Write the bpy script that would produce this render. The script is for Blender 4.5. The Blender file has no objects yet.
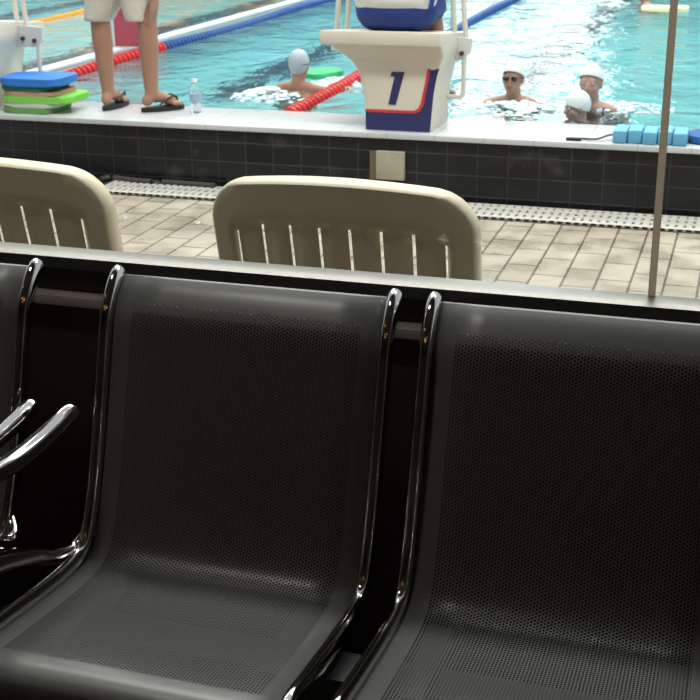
import bpy, bmesh, math, random
from mathutils import Vector as V, Matrix, Quaternion
random.seed(7)
S = bpy.context.scene
COL = S.collection
# ------------------------------------------------------------------ camera
F = 1262.0; H = 1.5
dy = V((425, 480, -F)).normalized()
dx = V((4228, -425, F)); dx = (dx - dy * dx.dot(dy)).normalized()
dz = dx.cross(dy)
M3 = Matrix((dx, dy, dz))
cd = bpy.data.cameras.new('camera'); cam = bpy.data.objects.new('camera', cd); COL.objects.link(cam)
cam.matrix_world = Matrix.Translation((0, 0, H)) @ M3.to_4x4()
cd.sensor_width = 36; cd.lens = F / 700 * 36; cd.clip_start = 0.05; cd.clip_end = 200
cd.dof.use_dof = True; cd.dof.focus_distance = 2.6; cd.dof.aperture_fstop = 14.0
S.camera = cam
def ray(px, py): return M3 @ V((px - 350, 350 - py, -F))
def atY(px, py, y): r = ray(px, py); return V((0, 0, H)) + r * (y / r.y)
def atZ(px, py, z): r = ray(px, py); return V((0, 0, H)) + r * ((z - H) / r.z)
def atX(px, py, x): r = ray(px, py); return V((0, 0, H)) + r * (x / r.x)
# ------------------------------------------------------------------ world, light, exposure
S.view_settings.view_transform = 'Standard'; S.view_settings.look = 'None'
S.view_settings.gamma = 1; S.view_settings.exposure = 0.5; S.view_settings.use_curve_mapping = False
W = bpy.data.worlds.new('world'); S.world = W; W.use_nodes = True
W.node_tree.nodes['Background'].inputs[0].default_value = (0.93, 0.97, 1.0, 1)
W.node_tree.nodes['Background'].inputs[1].default_value = 0.60
def area(name, loc, rot, sx, sy, power, col=(1, 1, 1)):
    l = bpy.data.lights.new(name, 'AREA'); l.shape = 'RECTANGLE'; l.size = sx; l.size_y = sy
    l.energy = power; l.color = col
    o = bpy.data.objects.new(name, l); COL.objects.link(o); o.location = loc; o.rotation_euler = rot
    return o
# hall floodlights high above the pool deck, shining down
area('hall_light', (-0.9, 4.1, 4.9), (math.radians(-8), 0, 0), 5.0, 0.5, 235, (1.0, 0.98, 0.93))
area('pool_light', (-3.0, 11.0, 7.0), (0, 0, 0), 12.0, 3.0, 950, (1.0, 0.98, 0.93))
# lobby ceiling panel, behind and above the viewer
area('lobby_light', (-1.45, 1.35, 2.84), (0, 0, 0), 0.16, 0.16, 6.0, (1.0, 0.93, 0.86))

# ------------------------------------------------------------------ materials
def mat(name, col, rough=.5, metal=0.0, spec=.5, noise=None, bump=None, coat=0, emit=None, trans=0, ior=1.45, subs=0):
    m = bpy.data.materials.new(name); m.use_nodes = True
    nt = m.node_tree; b = nt.nodes['Principled BSDF']
    b.inputs['Base Color'].default_value = (*col, 1); b.inputs['Roughness'].default_value = rough
    b.inputs['Metallic'].default_value = metal; b.inputs['Specular IOR Level'].default_value = spec
    b.inputs['Coat Weight'].default_value = coat; b.inputs['IOR'].default_value = ior
    b.inputs['Transmission Weight'].default_value = trans
    if subs: b.inputs['Subsurface Weight'].default_value = subs; b.inputs['Subsurface Scale'].default_value = .02
    if emit: b.inputs['Emission Color'].default_value = (*emit[0], 1); b.inputs['Emission Strength'].default_value = emit[1]
    tc = nt.nodes.new('ShaderNodeTexCoord')
    if noise:   # (scale, amount)
        n = nt.nodes.new('ShaderNodeTexNoise'); n.inputs['Scale'].default_value = noise[0]; n.inputs['Detail'].default_value = 5
        nt.links.new(tc.outputs['Object'], n.inputs['Vector'])
        mx = nt.nodes.new('ShaderNodeMix'); mx.data_type = 'RGBA'
        mx.inputs[6].default_value = (*[c * (1 - noise[1]) for c in col], 1)
        mx.inputs[7].default_value = (*[min(1, c * (1 + noise[1])) for c in col], 1)
        nt.links.new(n.outputs['Fac'], mx.inputs[0]); nt.links.new(mx.outputs[2], b.inputs['Base Color'])
    if bump:    # (scale, strength, distance)
        n = nt.nodes.new('ShaderNodeTexNoise'); n.inputs['Scale'].default_value = bump[0]; n.inputs['Detail'].default_value = 3
        nt.links.new(tc.outputs['Object'], n.inputs['Vector'])
        bp = nt.nodes.new('ShaderNodeBump'); bp.inputs['Strength'].default_value = bump[1]; bp.inputs['Distance'].default_value = bump[2]
        nt.links.new(n.outputs['Fac'], bp.inputs['Height']); nt.links.new(bp.outputs['Normal'], b.inputs['Normal'])
    return m
def tile_mat(name, c1, c2, mortar, w, h, gap, rough, axes='xy', noise=.25, offset=.5, nscale=2.0, spec=.5, rvar=0, streak=None, shift=(0, 0)):
    """brick pattern in world metres; axes names which object axes map to brick u,v"""
    m = bpy.data.materials.new(name); m.use_nodes = True; nt = m.node_tree; b = nt.nodes['Principled BSDF']
    tc = nt.nodes.new('ShaderNodeTexCoord'); sp = nt.nodes.new('ShaderNodeSeparateXYZ'); cb = nt.nodes.new('ShaderNodeCombineXYZ')
    nt.links.new(tc.outputs['Object'], sp.inputs[0])
    ix = {'x': 0, 'y': 1, 'z': 2}
    for k in (0, 1):
        sh = nt.nodes.new('ShaderNodeMath'); sh.inputs[1].default_value = shift[k]; nt.links.new(sp.outputs[ix[axes[k]]], sh.inputs[0]); nt.links.new(sh.outputs[0], cb.inputs[k])
    br = nt.nodes.new('ShaderNodeTexBrick'); nt.links.new(cb.outputs[0], br.inputs['Vector'])
    br.inputs['Color1'].default_value = (*c1, 1); br.inputs['Color2'].default_value = (*c2, 1); br.inputs['Mortar'].default_value = (*mortar, 1)
    br.inputs['Scale'].default_value = 1; br.inputs['Brick Width'].default_value = w; br.inputs['Row Height'].default_value = h
    br.inputs['Mortar Size'].default_value = gap; br.inputs['Mortar Smooth'].default_value = .2; br.offset = offset
    n = nt.nodes.new('ShaderNodeTexNoise'); n.inputs['Scale'].default_value = nscale; n.inputs['Detail'].default_value = 6
    nt.links.new(tc.outputs['Object'], n.inputs['Vector'])
    rm = nt.nodes.new('ShaderNodeMapRange'); rm.inputs[1].default_value = .3; rm.inputs[2].default_value = .7
    rm.inputs[3].default_value = 1 - noise; rm.inputs[4].default_value = 1 + noise
    nt.links.new(n.outputs['Fac'], rm.inputs[0])
    mx = nt.nodes.new('ShaderNodeMix'); mx.data_type = 'RGBA'; mx.blend_type = 'MULTIPLY'; mx.inputs[0].default_value = 1
    nt.links.new(br.outputs['Color'], mx.inputs[6]); nt.links.new(rm.outputs[0], mx.inputs[7])
    last = mx.outputs[2]
    if streak:   # lime stains: (colour, threshold)
        n2 = nt.nodes.new('ShaderNodeTexNoise'); n2.inputs['Scale'].default_value = 5; n2.inputs['Detail'].default_value = 8
        nt.links.new(tc.outputs['Object'], n2.inputs['Vector'])
        cr = nt.nodes.new('ShaderNodeMapRange'); cr.inputs[1].default_value = streak[1]; cr.inputs[2].default_value = streak[1] + .14
        nt.links.new(n2.outputs['Fac'], cr.inputs[0])
        m2 = nt.nodes.new('ShaderNodeMix'); m2.data_type = 'RGBA'; m2.inputs[7].default_value = (*streak[0], 1)
        nt.links.new(cr.outputs[0], m2.inputs[0]); nt.links.new(last, m2.inputs[6]); last = m2.outputs[2]
    nt.links.new(last, b.inputs['Base Color'])
    b.inputs['Roughness'].default_value = rough; b.inputs['Specular IOR Level'].default_value = spec
    if rvar:
        rr = nt.nodes.new('ShaderNodeMapRange'); rr.inputs[1].default_value = .4; rr.inputs[2].default_value = .6
        rr.inputs[3].default_value = max(.05, rough - rvar); rr.inputs[4].default_value = rough + rvar
        n3 = nt.nodes.new('ShaderNodeTexNoise'); n3.inputs['Scale'].default_value = 6; nt.links.new(tc.outputs['Object'], n3.inputs['Vector'])
        nt.links.new(n3.outputs['Fac'], rr.inputs[0]); nt.links.new(rr.outputs[0], b.inputs['Roughness'])
    bp = nt.nodes.new('ShaderNodeBump'); bp.inputs['Strength'].default_value = .6; bp.inputs['Distance'].default_value = .002; bp.invert = True
    nt.links.new(br.outputs['Fac'], bp.inputs['Height']); nt.links.new(bp.outputs['Normal'], b.inputs['Normal'])
    return m

M_black_tile = tile_mat('black_wall_tile', (.007, .008, .011), (.011, .012, .016), (.035, .035, .036), .15, .1, .003, .22, 'xz', noise=.4, offset=0, streak=((.06, .057, .054), .60), shift=(.03, -.033), spec=.35)
M_deck = tile_mat('beige_deck_tile', (.31, .265, .205), (.36, .315, .25), (.10, .078, .055), .235, .128, .005, .42, 'yx', noise=.2, nscale=3, rvar=.16)
M_grate = mat('grating_plastic', (.6, .57, .52), .4)
M_gutter = mat('gutter_dark', (.05, .045, .04), .5)
M_ledge = tile_mat('white_ledge_tile', (.56, .58, .60), (.60, .61, .62), (.48, .49, .50), .24, .115, .004, .22, 'xy', noise=.1, offset=0)
M_basin = tile_mat('pool_basin_tile', (.36, .80, .82), (.39, .83, .85), (.28, .68, .72), .25, .25, .008, .5, 'xy', noise=.08, offset=0)
M_stripe = mat('lane_marking_tile', (.02, .04, .07), .5)
M_ifloor = tile_mat('lobby_floor_tile', (.05, .045, .04), (.06, .05, .045), (.02, .02, .02), .6, .6, .004, .3, 'xy', offset=0)
M_iwall = mat('lobby_wall_paint', (.10, .075, .055), .7, noise=(2, .15))
M_iceil = mat('lobby_ceiling_paint', (.16, .13, .11), .8)
M_brown = mat('dark_brown_laminate', (.040, .028, .023), .38, noise=(3, .25))
M_alu = mat('brushed_aluminium', (.20, .19, .175), .38, 1.0, noise=(30, .12))
M_aludark = mat('dark_window_metal', (.05, .042, .038), .35, .6)
M_joint = mat('beige_silicone_joint', (.62, .54, .44), .5)
def translucent(m, col, fac):
    nt = m.node_tree; o = nt.nodes['Material Output']; b = nt.nodes['Principled BSDF']
    t = nt.nodes.new('ShaderNodeBsdfTranslucent'); t.inputs[0].default_value = (*col, 1); mx = nt.nodes.new('ShaderNodeMixShader'); mx.inputs[0].default_value = fac
    nt.links.new(b.outputs[0], mx.inputs[1]); nt.links.new(t.outputs[0], mx.inputs[2]); nt.links.new(mx.outputs[0], o.inputs[0])
translucent(M_joint, (.58, .53, .46), .5)
M_chrome = mat('chrome', (.55, .53, .53), .07, 1.0)
M_darksteel = mat('dark_steel', (.05, .05, .05), .4, .5)
M_cream = mat('cream_plastic', (.58, .50, .37), .38, noise=(2, .06), subs=0)
M_fibre = mat('cream_fibreglass', (.68, .62, .53), .35, noise=(6, .07))
M_navy = mat('navy_vinyl', (.028, .03, .12), .4)
M_redv = mat('red_vinyl', (.55, .05, .05), .4)
M_rail = mat('cream_painted_steel', (.66, .62, .55), .3)
M_bracket = mat('grey_white_bracket', (.62, .62, .60), .4)
M_bolt = mat('rusty_bolt', (.06, .04, .04), .5)
M_redf = mat('red_float_plastic', (.60, .03, .03), .3)
M_bluef = mat('blue_float_plastic', (.02, .08, .28), .3)
M_orangef = mat('orange_float_plastic', (.95, .38, .03), .3)
M_whitef = mat('white_float_plastic', (.85, .85, .85), .3)
M_cable = mat('steel_cable', (.4, .4, .4), .4, .8)
M_divw = mat('white_divider', (.85, .86, .86), .4)
M_divg = mat('grey_divider_side', (.60, .60, .62), .5)
M_redpanel = mat('faded_red_panel', (.50, .07, .11), .45)
M_skin = mat('skin', (.36, .19, .13), .5, noise=(12, .1))
M_skinl = mat('skin_light', (.42, .26, .22), .45, noise=(12, .1))
M_short = mat('cream_cotton', (.60, .57, .52), .9, noise=(40, .1), bump=(25, .5, .006))
M_shirt = mat('white_cotton', (.74, .74, .75), .9, bump=(15, .5, .01))
M_blues = mat('blue_sports_cloth', (.012, .035, .20), .7, bump=(15, .5, .008))
M_hair = mat('black_hair', (.012, .01, .01), .5)
M_rubber = mat('black_rubber', (.015, .015, .016), .6)
M_cap = mat('white_swim_cap', (.74, .78, .8), .3)
M_capg = mat('silver_swim_cap', (.44, .49, .55), .3)
M_suit = mat('black_swimsuit', (.015, .017, .025), .5)
M_goggle = mat('dark_goggle_lens', (.01, .012, .02), .1)
M_eye = mat('eye_white', (.7, .7, .7), .3)
M_lip = mat('lip', (.32, .08, .08), .4)
M_kblue = mat('blue_foam', (.03, .19, .62), .7, noise=(20, .1))
M_klblue = mat('light_blue_foam', (.13, .40, .60), .7, noise=(20, .1))
M_kgreen = mat('dark_green_foam', (.02, .16, .10), .7)
M_kpink = mat('dusty_pink_foam', (.50, .27, .22), .7)
M_klime = mat('lime_green_foam', (.20, .62, .08), .7)
M_kwhite = mat('grey_white_foam', (.62, .62, .58), .7)
M_kmoss = mat('moss_green_foam', (.14, .30, .10), .7)
M_kyel = mat('pale_yellow_foam', (.85, .75, .45), .7)
M_foam = mat('water_foam', (.72, .86, .88), .35, bump=(40, .6, .01))
M_box = mat('aged_beige_plate', (.42, .37, .27), .5, noise=(9, .35))
M_boxd = mat('brown_plate_edge', (.16, .11, .07), .6)
M_warm = mat('warm_lamp_diffuser', (1, .8, .5), .5, emit=((1.0, .52, .16), 9))
M_panelw = mat('lamp_diffuser', (1, 1, 1), .5, emit=((1.0, .95, .9), 9))
M_white = mat('white_paint', (.7, .7, .7), .5)
M_hallwall = mat('hall_wall_paint', (.30, .45, .50), .7)
M_day = mat('daylit_glazing', (1, 1, 1), .5, emit=((.93, .98, 1.0), 2.2))

# glass pane: clear sheet with a Fresnel reflection
def glass_mat():
    m = bpy.data.materials.new('window_glass'); m.use_nodes = True; nt = m.node_tree; nt.nodes.clear()
    o = nt.nodes.new('ShaderNodeOutputMaterial'); t = nt.nodes.new('ShaderNodeBsdfTransparent'); g = nt.nodes.new('ShaderNodeBsdfGlossy')
    t.inputs[0].default_value = (.95, .97, .96, 1); g.inputs['Roughness'].default_value = .01
    fr = nt.nodes.new('ShaderNodeFresnel'); fr.inputs[0].default_value = 1.45
    mx = nt.nodes.new('ShaderNodeMixShader')
    # the inner faces of the pane only pass light on (no false total reflection)
    ge = nt.nodes.new('ShaderNodeNewGeometry'); inv = nt.nodes.new('ShaderNodeMath'); inv.operation = 'SUBTRACT'; inv.inputs[0].default_value = 1
    ml = nt.nodes.new('ShaderNodeMath'); ml.operation = 'MULTIPLY'
    nt.links.new(ge.outputs['Backfacing'], inv.inputs[1]); nt.links.new(inv.outputs[0], ml.inputs[0]); nt.links.new(fr.outputs[0], ml.inputs[1])
    nt.links.new(ml.outputs[0], mx.inputs[0]); nt.links.new(t.outputs[0], mx.inputs[1]); nt.links.new(g.outputs[0], mx.inputs[2]); nt.links.new(mx.outputs[0], o.inputs[0])
    return m
M_glass = glass_mat()
def water_mat():
    m = bpy.data.materials.new('pool_water'); m.use_nodes = True; nt = m.node_tree; nt.nodes.clear()
    o = nt.nodes.new('ShaderNodeOutputMaterial')
    r = nt.nodes.new('ShaderNodeBsdfRefraction'); r.inputs['Color'].default_value = (.88, .985, .99, 1); r.inputs['IOR'].default_value = 1.33; r.inputs['Roughness'].default_value = 0.0
    g = nt.nodes.new('ShaderNodeBsdfGlossy'); g.inputs['Roughness'].default_value = .03
    fr = nt.nodes.new('ShaderNodeFresnel'); fr.inputs[0].default_value = 1.33
    tc = nt.nodes.new('ShaderNodeTexCoord')
    mp = nt.nodes.new('ShaderNodeMapping'); mp.inputs['Scale'].default_value = (1.0, .75, 1); mp.inputs['Rotation'].default_value = (0, 0, .3)
    nt.links.new(tc.outputs['Object'], mp.inputs[0])
    n1 = nt.nodes.new('ShaderNodeTexNoise'); n1.inputs['Scale'].default_value = 3.2; n1.inputs['Detail'].default_value = 4; n1.inputs['Distortion'].default_value = .6
    n2 = nt.nodes.new('ShaderNodeTexNoise'); n2.inputs['Scale'].default_value = 11; n2.inputs['Detail'].default_value = 2
    for n in (n1, n2): nt.links.new(mp.outputs[0], n.inputs['Vector'])
    ad = nt.nodes.new('ShaderNodeMath'); ad.operation = 'MULTIPLY_ADD'; ad.inputs[1].default_value = .22
    nt.links.new(n2.outputs[0], ad.inputs[0]); nt.links.new(n1.outputs[0], ad.inputs[2])
    bp = nt.nodes.new('ShaderNodeBump'); bp.inputs['Strength'].default_value = 1.0; bp.inputs['Distance'].default_value = .036
    nt.links.new(ad.outputs[0], bp.inputs['Height'])
    for n in (r, g, fr): nt.links.new(bp.outputs[0], n.inputs['Normal'])
    mx = nt.nodes.new('ShaderNodeMixShader')
    nt.links.new(fr.outputs[0], mx.inputs[0]); nt.links.new(r.outputs[0], mx.inputs[1]); nt.links.new(g.outputs[0], mx.inputs[2]); nt.links.new(mx.outputs[0], o.inputs[0])
    return m
M_water = water_mat()
def perf_mat(width, s0, s1, margin=.036, pitch=.0062, rad=.0020):
    """dark powder-coated sheet with a staggered field of round holes, laid out in UV metres"""
    m = bpy.data.materials.new('perforated_steel'); m.use_nodes = True; nt = m.node_tree; b = nt.nodes['Principled BSDF']; L = nt.links.new
    b.inputs['Base Color'].default_value = (.088, .090, .083, 1); b.inputs['Roughness'].default_value = .36; b.inputs['Metallic'].default_value = .0
    uv = nt.nodes.new('ShaderNodeUVMap'); sp = nt.nodes.new('ShaderNodeSeparateXYZ'); L(uv.outputs[0], sp.inputs[0])
    def mth(op, a, c=None, d=None):
        n = nt.nodes.new('ShaderNodeMath'); n.operation = op
        for i, x in enumerate((a, c, d)):
            if x is None: continue
            if isinstance(x, (int, float)): n.inputs[i].default_value = x
            else: L(x, n.inputs[i])
        return n.outputs[0]
    u, v = sp.outputs[0], sp.outputs[1]; pv = pitch; pitch = pitch * 1.732
    def lat(ou, ov):
        a = mth('MULTIPLY', mth('SUBTRACT', mth('FRACT', mth('MULTIPLY_ADD', u, 1 / pitch, ou)), .5), pitch)
        c = mth('MULTIPLY', mth('SUBTRACT', mth('FRACT', mth('MULTIPLY_ADD', v, 1 / pv, ov)), .5), pv)
        return mth('ADD', mth('MULTIPLY', a, a), mth('MULTIPLY', c, c))
    d = mth('MINIMUM', lat(0, 0), lat(.5, .5))
    hole = mth('LESS_THAN', d, rad * rad)
    for k in (mth('GREATER_THAN', u, margin), mth('LESS_THAN', u, width - margin), mth('GREATER_THAN', v, s0), mth('LESS_THAN', v, s1)):
        hole = mth('MULTIPLY', hole, k)
    L(mth('SUBTRACT', 1.0, hole), b.inputs['Alpha'])
    return m

# ------------------------------------------------------------------ mesh helpers
def obj(name, bm, m, parent=None, smooth=True, angle=None):
    me = bpy.data.meshes.new(name)
    bmesh.ops.recalc_face_normals(bm, faces=bm.faces)
    bm.to_mesh(me); bm.free()
    for p in me.polygons: p.use_smooth = smooth
    for mm in (m if isinstance(m, (list, tuple)) else [m]): me.materials.append(mm)
    if smooth:
        try: me.set_sharp_from_angle(angle=math.radians(angle or 40))
        except Exception: pass
    o = bpy.data.objects.new(name, me); COL.objects.link(o)
    if parent:
        o.parent = parent; o.matrix_parent_inverse = Matrix.Translation(-world_loc(parent))
    return o
def world_loc(o):
    l = V(o.location)
    return l
def tag(o, label, cat, group=None, kind=None):
    o['label'] = label; o['category'] = cat
    if group: o['group'] = group
    if kind: o['kind'] = kind
    return o
def thing(name, loc, label, cat, group=None):
    o = bpy.data.objects.new(name, None); COL.objects.link(o); o.location = loc; o.empty_display_size = .1
    return tag(o, label, cat, group)
def struct(o): o['kind'] = 'structure'; return o
def box(bm, x0, x1, y0, y1, z0, z1, bev=0, mi=0):
    vs = [bm.verts.new((x, y, z)) for x in (x0, x1) for y in (y0, y1) for z in (z0, z1)]
    fs = [bm.faces.new([vs[i] for i in q]) for q in ((0, 1, 3, 2), (4, 6, 7, 5), (0, 4, 5, 1), (2, 3, 7, 6), (0, 2, 6, 4), (1, 5, 7, 3))]
    for f in fs: f.material_index = mi
    if bev:
        es = list({e for f in fs for e in f.edges})
        bmesh.ops.bevel(bm, geom=es, offset=bev, segments=2, affect='EDGES', profile=.6)
    return bm
def BX(*a, **k): return box(bmesh.new(), *a, **k)
def catmull(pts, n=6, closed=False):
    pts = [V(p) for p in pts]; out = []
    N = len(pts)
    for i in range(N if closed else N - 1):
        if closed: p0, p1, p2, p3 = (pts[(i + k) % N] for k in (-1, 0, 1, 2))
        else: p0, p1, p2, p3 = pts[max(i - 1, 0)], pts[i], pts[i + 1], pts[min(i + 2, N - 1)]
        for k in range(n):
            t = k / n
            out.append(.5 * ((2 * p1) + (p2 - p0) * t + (2 * p0 - 5 * p1 + 4 * p2 - p3) * t * t + (3 * p1 - p0 - 3 * p2 + p3) * t ** 3))
    if not closed: out.append(pts[-1])
    return out
def tube(bm, pts, r, seg=12, ry=None, side=V((1, 0, 0)), caps=True):
    """sweep an ellipse (r along side-ish, ry across) along pts; r may be a list"""
    pts = [V(p) for p in pts]; rings = []
    for i, p in enumerate(pts):
        t = (pts[min(i + 1, len(pts) - 1)] - pts[max(i - 1, 0)]).normalized()
        a = side - t * side.dot(t)
        if a.length < .05: a = t.orthogonal()
        a.normalize(); b = t.cross(a)
        rr = r[i] if isinstance(r, (list, tuple)) else r
        rb = rr if ry is None else (ry[i] if isinstance(ry, (list, tuple)) else ry)
        rings.append([bm.verts.new(p + a * rr * math.cos(2 * math.pi * k / seg) + b * rb * math.sin(2 * math.pi * k / seg)) for k in range(seg)])
    for A, B in zip(rings, rings[1:]):
        for k in range(seg): bm.faces.new((A[k], A[(k + 1) % seg], B[(k + 1) % seg], B[k]))
    if caps: bm.faces.new(rings[0][::-1]); bm.faces.new(rings[-1])
    return bm
def ell(bm, c, rx, ry, rz, rot=None, seg=20, rings=12):
    m = Matrix.Translation(V(c)) @ (rot.to_matrix().to_4x4() if rot else Matrix()) @ Matrix.Diagonal((rx, ry, rz, 1))
    return bmesh.ops.create_uvsphere(bm, u_segments=seg, v_segments=rings, radius=1, matrix=m)['verts']
def capsule(bm, a, ra, b, rb, seg=14, flat=1.0, side=None):
    """tapered limb: two spheres and the cone between them"""
    a, b = V(a), V(b); ell(bm, a, ra, ra, ra, seg=seg, rings=8); ell(bm, b, rb, rb, rb, seg=seg, rings=8)
    if (b - a).length > 1e-4: tube(bm, [a, b], [ra, rb], seg)
def fuse(bm, voxel, name='tmp', smooth=3):
    """one continuous skin round all the shapes in bm"""
    me = bpy.data.meshes.new(name); bm.to_mesh(me); bm.free()
    o = bpy.data.objects.new(name, me); COL.objects.link(o)
    r = o.modifiers.new('r', 'REMESH'); r.mode = 'VOXEL'; r.voxel_size = voxel; r.use_smooth_shade = True
    s = o.modifiers.new('s', 'SMOOTH'); s.factor = .5; s.iterations = smooth
    dg = bpy.context.evaluated_depsgraph_get(); me2 = bpy.data.meshes.new_from_object(o.evaluated_get(dg))
    bpy.data.objects.remove(o); out = bmesh.new(); out.from_mesh(me2); bpy.data.meshes.remove(me2)
    return out
def prism(bm, poly, d, mi=0):
    """extrude a polygon (list of 3-D points) by the vector d"""
    a = [bm.verts.new(p) for p in poly]; b = [bm.verts.new(V(p) + V(d)) for p in poly]
    f = [bm.faces.new(a), bm.faces.new(b[::-1])]
    for i in range(len(a)): f.append(bm.faces.new((a[i], b[i], b[(i + 1) % len(a)], a[(i + 1) % len(a)])))
    for q in f: q.material_index = mi
    return bm

# ================================================================== STRUCTURE
YG = 2.12      # glass plane
struct(obj('floor', BX(-5.5, 4.5, -4, 2.06, -.1, 0), M_ifloor, smooth=False))
struct(obj('floor', BX(-9, 5, 2.2, 5.9, -.1, 0), M_deck, smooth=False))
struct(obj('wall_front', BX(-5.5, 4.5, 2.06, 2.2, 0, .725), M_brown, smooth=False))
struct(obj('wall_header', BX(-5.5, 4.5, 2.06, 2.2, 2.6, 2.9), M_iwall, smooth=False))
struct(obj('wall_back', BX(-5.5, 4.5, -4.1, -4, 0, 2.9), M_iwall, smooth=False))
struct(obj('wall_left', BX(-5.6, -5.5, -4, 2.2, 0, 2.9), M_iwall, smooth=False))
struct(obj('wall_right', BX(4.5, 4.6, -4, 2.2, 0, 2.9), M_iwall, smooth=False))
struct(obj('ceiling', BX(-5.6, 4.6, -4.1, 2.2, 2.9, 3.0), M_iceil, smooth=False))
struct(obj('trim_1', BX(-5.5, 4.5, 2.04, 2.10, .725, .745, bev=.003), mat('pale_metal_trim', (.42, .38, .34), .5, .5)))
win = bpy.data.objects.new('window_1', None); COL.objects.link(win); win.location = (0, YG, .8); struct(win)
obj('window_frame', BX(-5.5, 4.5, 2.078, 2.125, .745, .806), M_aludark, win, smooth=False)
bm = BX(-5.5, 4.5, 2.058, 2.128, .808, .818, bev=.003); box(bm, -5.5, 4.5, 2.054, 2.064, .796, .820, bev=.003)
obj('window_sill', bm, M_alu, win)
xj = -.132
obj('pane', BX(-5.5, xj - .006, YG - .005, YG + .005, .812, 2.6), M_glass, win, smooth=False)
obj('pane', BX(xj + .006, 4.5, YG - .005, YG + .005, .812, 2.6), M_glass, win, smooth=False)
obj('glass_joint', BX(xj - .0062, xj + .0062, YG - .002, YG + .002, .812, 2.6), M_joint, win, smooth=False)
# raised pool wall, ledge, gutter
struct(obj('wall_pool', BX(-9, 5, 5.9, 6.0, 0, .30), M_black_tile, smooth=False))
struct(obj('trim_2', BX(-9, 5, 5.885, 6.36, .295, .322, bev=.004), M_ledge))
struct(obj('wall_pool', BX(-9, 5, 6.0, 6.30, -1.0, .295), M_hallwall, smooth=False))
g = obj('trim_3', BX(-9, 5, 5.60, 5.895, .0, .003), M_gutter, smooth=False); struct(g)
bm = bmesh.new()
for r in range(3):
    box(bm, -3.15, .6, 5.612 + r * .078, 5.652 + r * .078, .003, .012)
box(bm, -3.15, .6, 5.835, 5.85, .003, .012)
x = -3.15
while x < .6:
    box(bm, x, x + .024, 5.612, 5.85, .003, .013); x += .038
obj('grating_slats', bm, M_grate, g, smooth=False)
# pool basin
ZF = -.75
bas = struct(obj('floor', BX(-16, 9, 6.3, 31, ZF - .1, ZF), M_basin, smooth=False))
for cx in (-1.52, -3.42, -5.3, -7.3, .4):
    obj('lane_marking', BX(cx - .13, cx + .13, 7.8, 29, ZF, ZF + .004), M_stripe, bas, smooth=False)
struct(obj('wall_far', BX(-16, 9, 31, 31.2, ZF, 9), M_hallwall, smooth=False))
struct(obj('wall_far', BX(-16.2, -16, 6, 31, ZF, 2.2), M_hallwall, smooth=False))
for i, (x0, x1) in enumerate(((-7.3, -5.5), (-5.3, -3.6))):
    w2 = bpy.data.objects.new('window_%d' % (i + 2), None); COL.objects.link(w2); w2.location = (x0, 30.95, 1); struct(w2)
    obj('pane', BX(x0, x1, 30.93, 30.96, 1.2, 8.6), M_day, w2, smooth=False)
    bm = BX(x0 - .08, x0, 30.88, 31, 1.1, 8.7); box(bm, x1, x1 + .08, 30.88, 31, 1.1, 8.7); box(bm, x0, x1, 30.88, 31, 8.6, 8.7); box(bm, x0, x1, 30.88, 31, 1.1, 1.2); box(bm, x0, x1, 30.88, 31, 4.8, 4.9)
    obj('window_frame', bm, M_white, w2, smooth=False)
# water surface
bm = bmesh.new(); bmesh.ops.create_grid(bm, x_segments=2, y_segments=2, size=1)
for v in bm.verts: v.co = V((-15.99 + 12.49 * (v.co.x + 1), 6.37 + 12.3 * (v.co.y + 1), .30))
w = obj('pool_water', bm, M_water, smooth=False); tag(w, 'rippling turquoise water filling the swimming pool', 'water', kind='stuff')
# pool divider with white top
struct(obj('trim_4', BX(-4.455, -4.395, 6.6, 30.98, ZF, .325), M_divg, smooth=False))
struct(obj('trim_4', BX(-4.47, -4.38, 6.6, 30.98, .326, .346, bev=.004), M_divw))

# ================================================================== PERFORATED STEEL BENCHES
PROF = [(1.945, .834), (1.92, .815), (1.888, .77), (1.868, .71), (1.84, .62), (1.80, .50), (1.768, .425), (1.735, .383), (1.68, .372), (1.58, .380), (1.47, .395), (1.40, .405), (1.365, .402), (1.345, .385), (1.342, .362)]
prof = catmull([(0, y, z) for y, z in PROF], 5)
ss = [0]
for a, b in zip(prof, prof[1:]): ss.append(ss[-1] + (b - a).length)
SW = .542; PITCH = .583
M_perf = perf_mat(SW - .05, .055, ss[-1] - .085)
def shell(x0):
    bm = bmesh.new(); uvl = bm.loops.layers.uv.new('UVMap'); xs = [x0 + .025 + (SW - .05) * i / 6 for i in range(7)]
    dat = {}
    for j, p in enumerate(prof):
        for i, x in enumerate(xs):
            v = bm.verts.new((x, p.y, p.z)); dat[v] = (x - xs[0], ss[j])
    bm.verts.ensure_lookup_table()
    for j in range(len(prof) - 1):
        for i in range(6):
            f = bm.faces.new([bm.verts[k] for k in (j * 7 + i, j * 7 + i + 1, (j + 1) * 7 + i + 1, (j + 1) * 7 + i)])
            for l in f.loops: l[uvl].uv = dat[l.vert]
    return bm
fr_path = [(0, p.y, p.z) for p in prof[:-6]]
def frame_bm(xc):
    pts = [V((xc, 1.950, .8395)), V((xc, 1.948, .837))] + [V((xc, p.y + (.0 if p.z > .5 else 0), p.z + .004)) for p in prof[2:-7]]
    pts += [V((xc, 1.372, .398)), V((xc, 1.35, .392))]
    rs = [.006, .011] + [.0125] * (len(pts) - 3) + [.010]
    ry = [.008, .017] + [.0185] * (len(pts) - 3) + [.016]
    return tube(bmesh.new(), pts, rs, 16, ry)
ARM = [(1.795, .622), (1.775, .625), (1.70, .616), (1.60, .614), (1.50, .626), (1.40, .626), (1.32, .605), (1.29, .56), (1.33, .515), (1.42, .49), (1.52, .47), (1.62, .43), (1.68, .397), (1.73, .383), (1.765, .405)]
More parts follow.
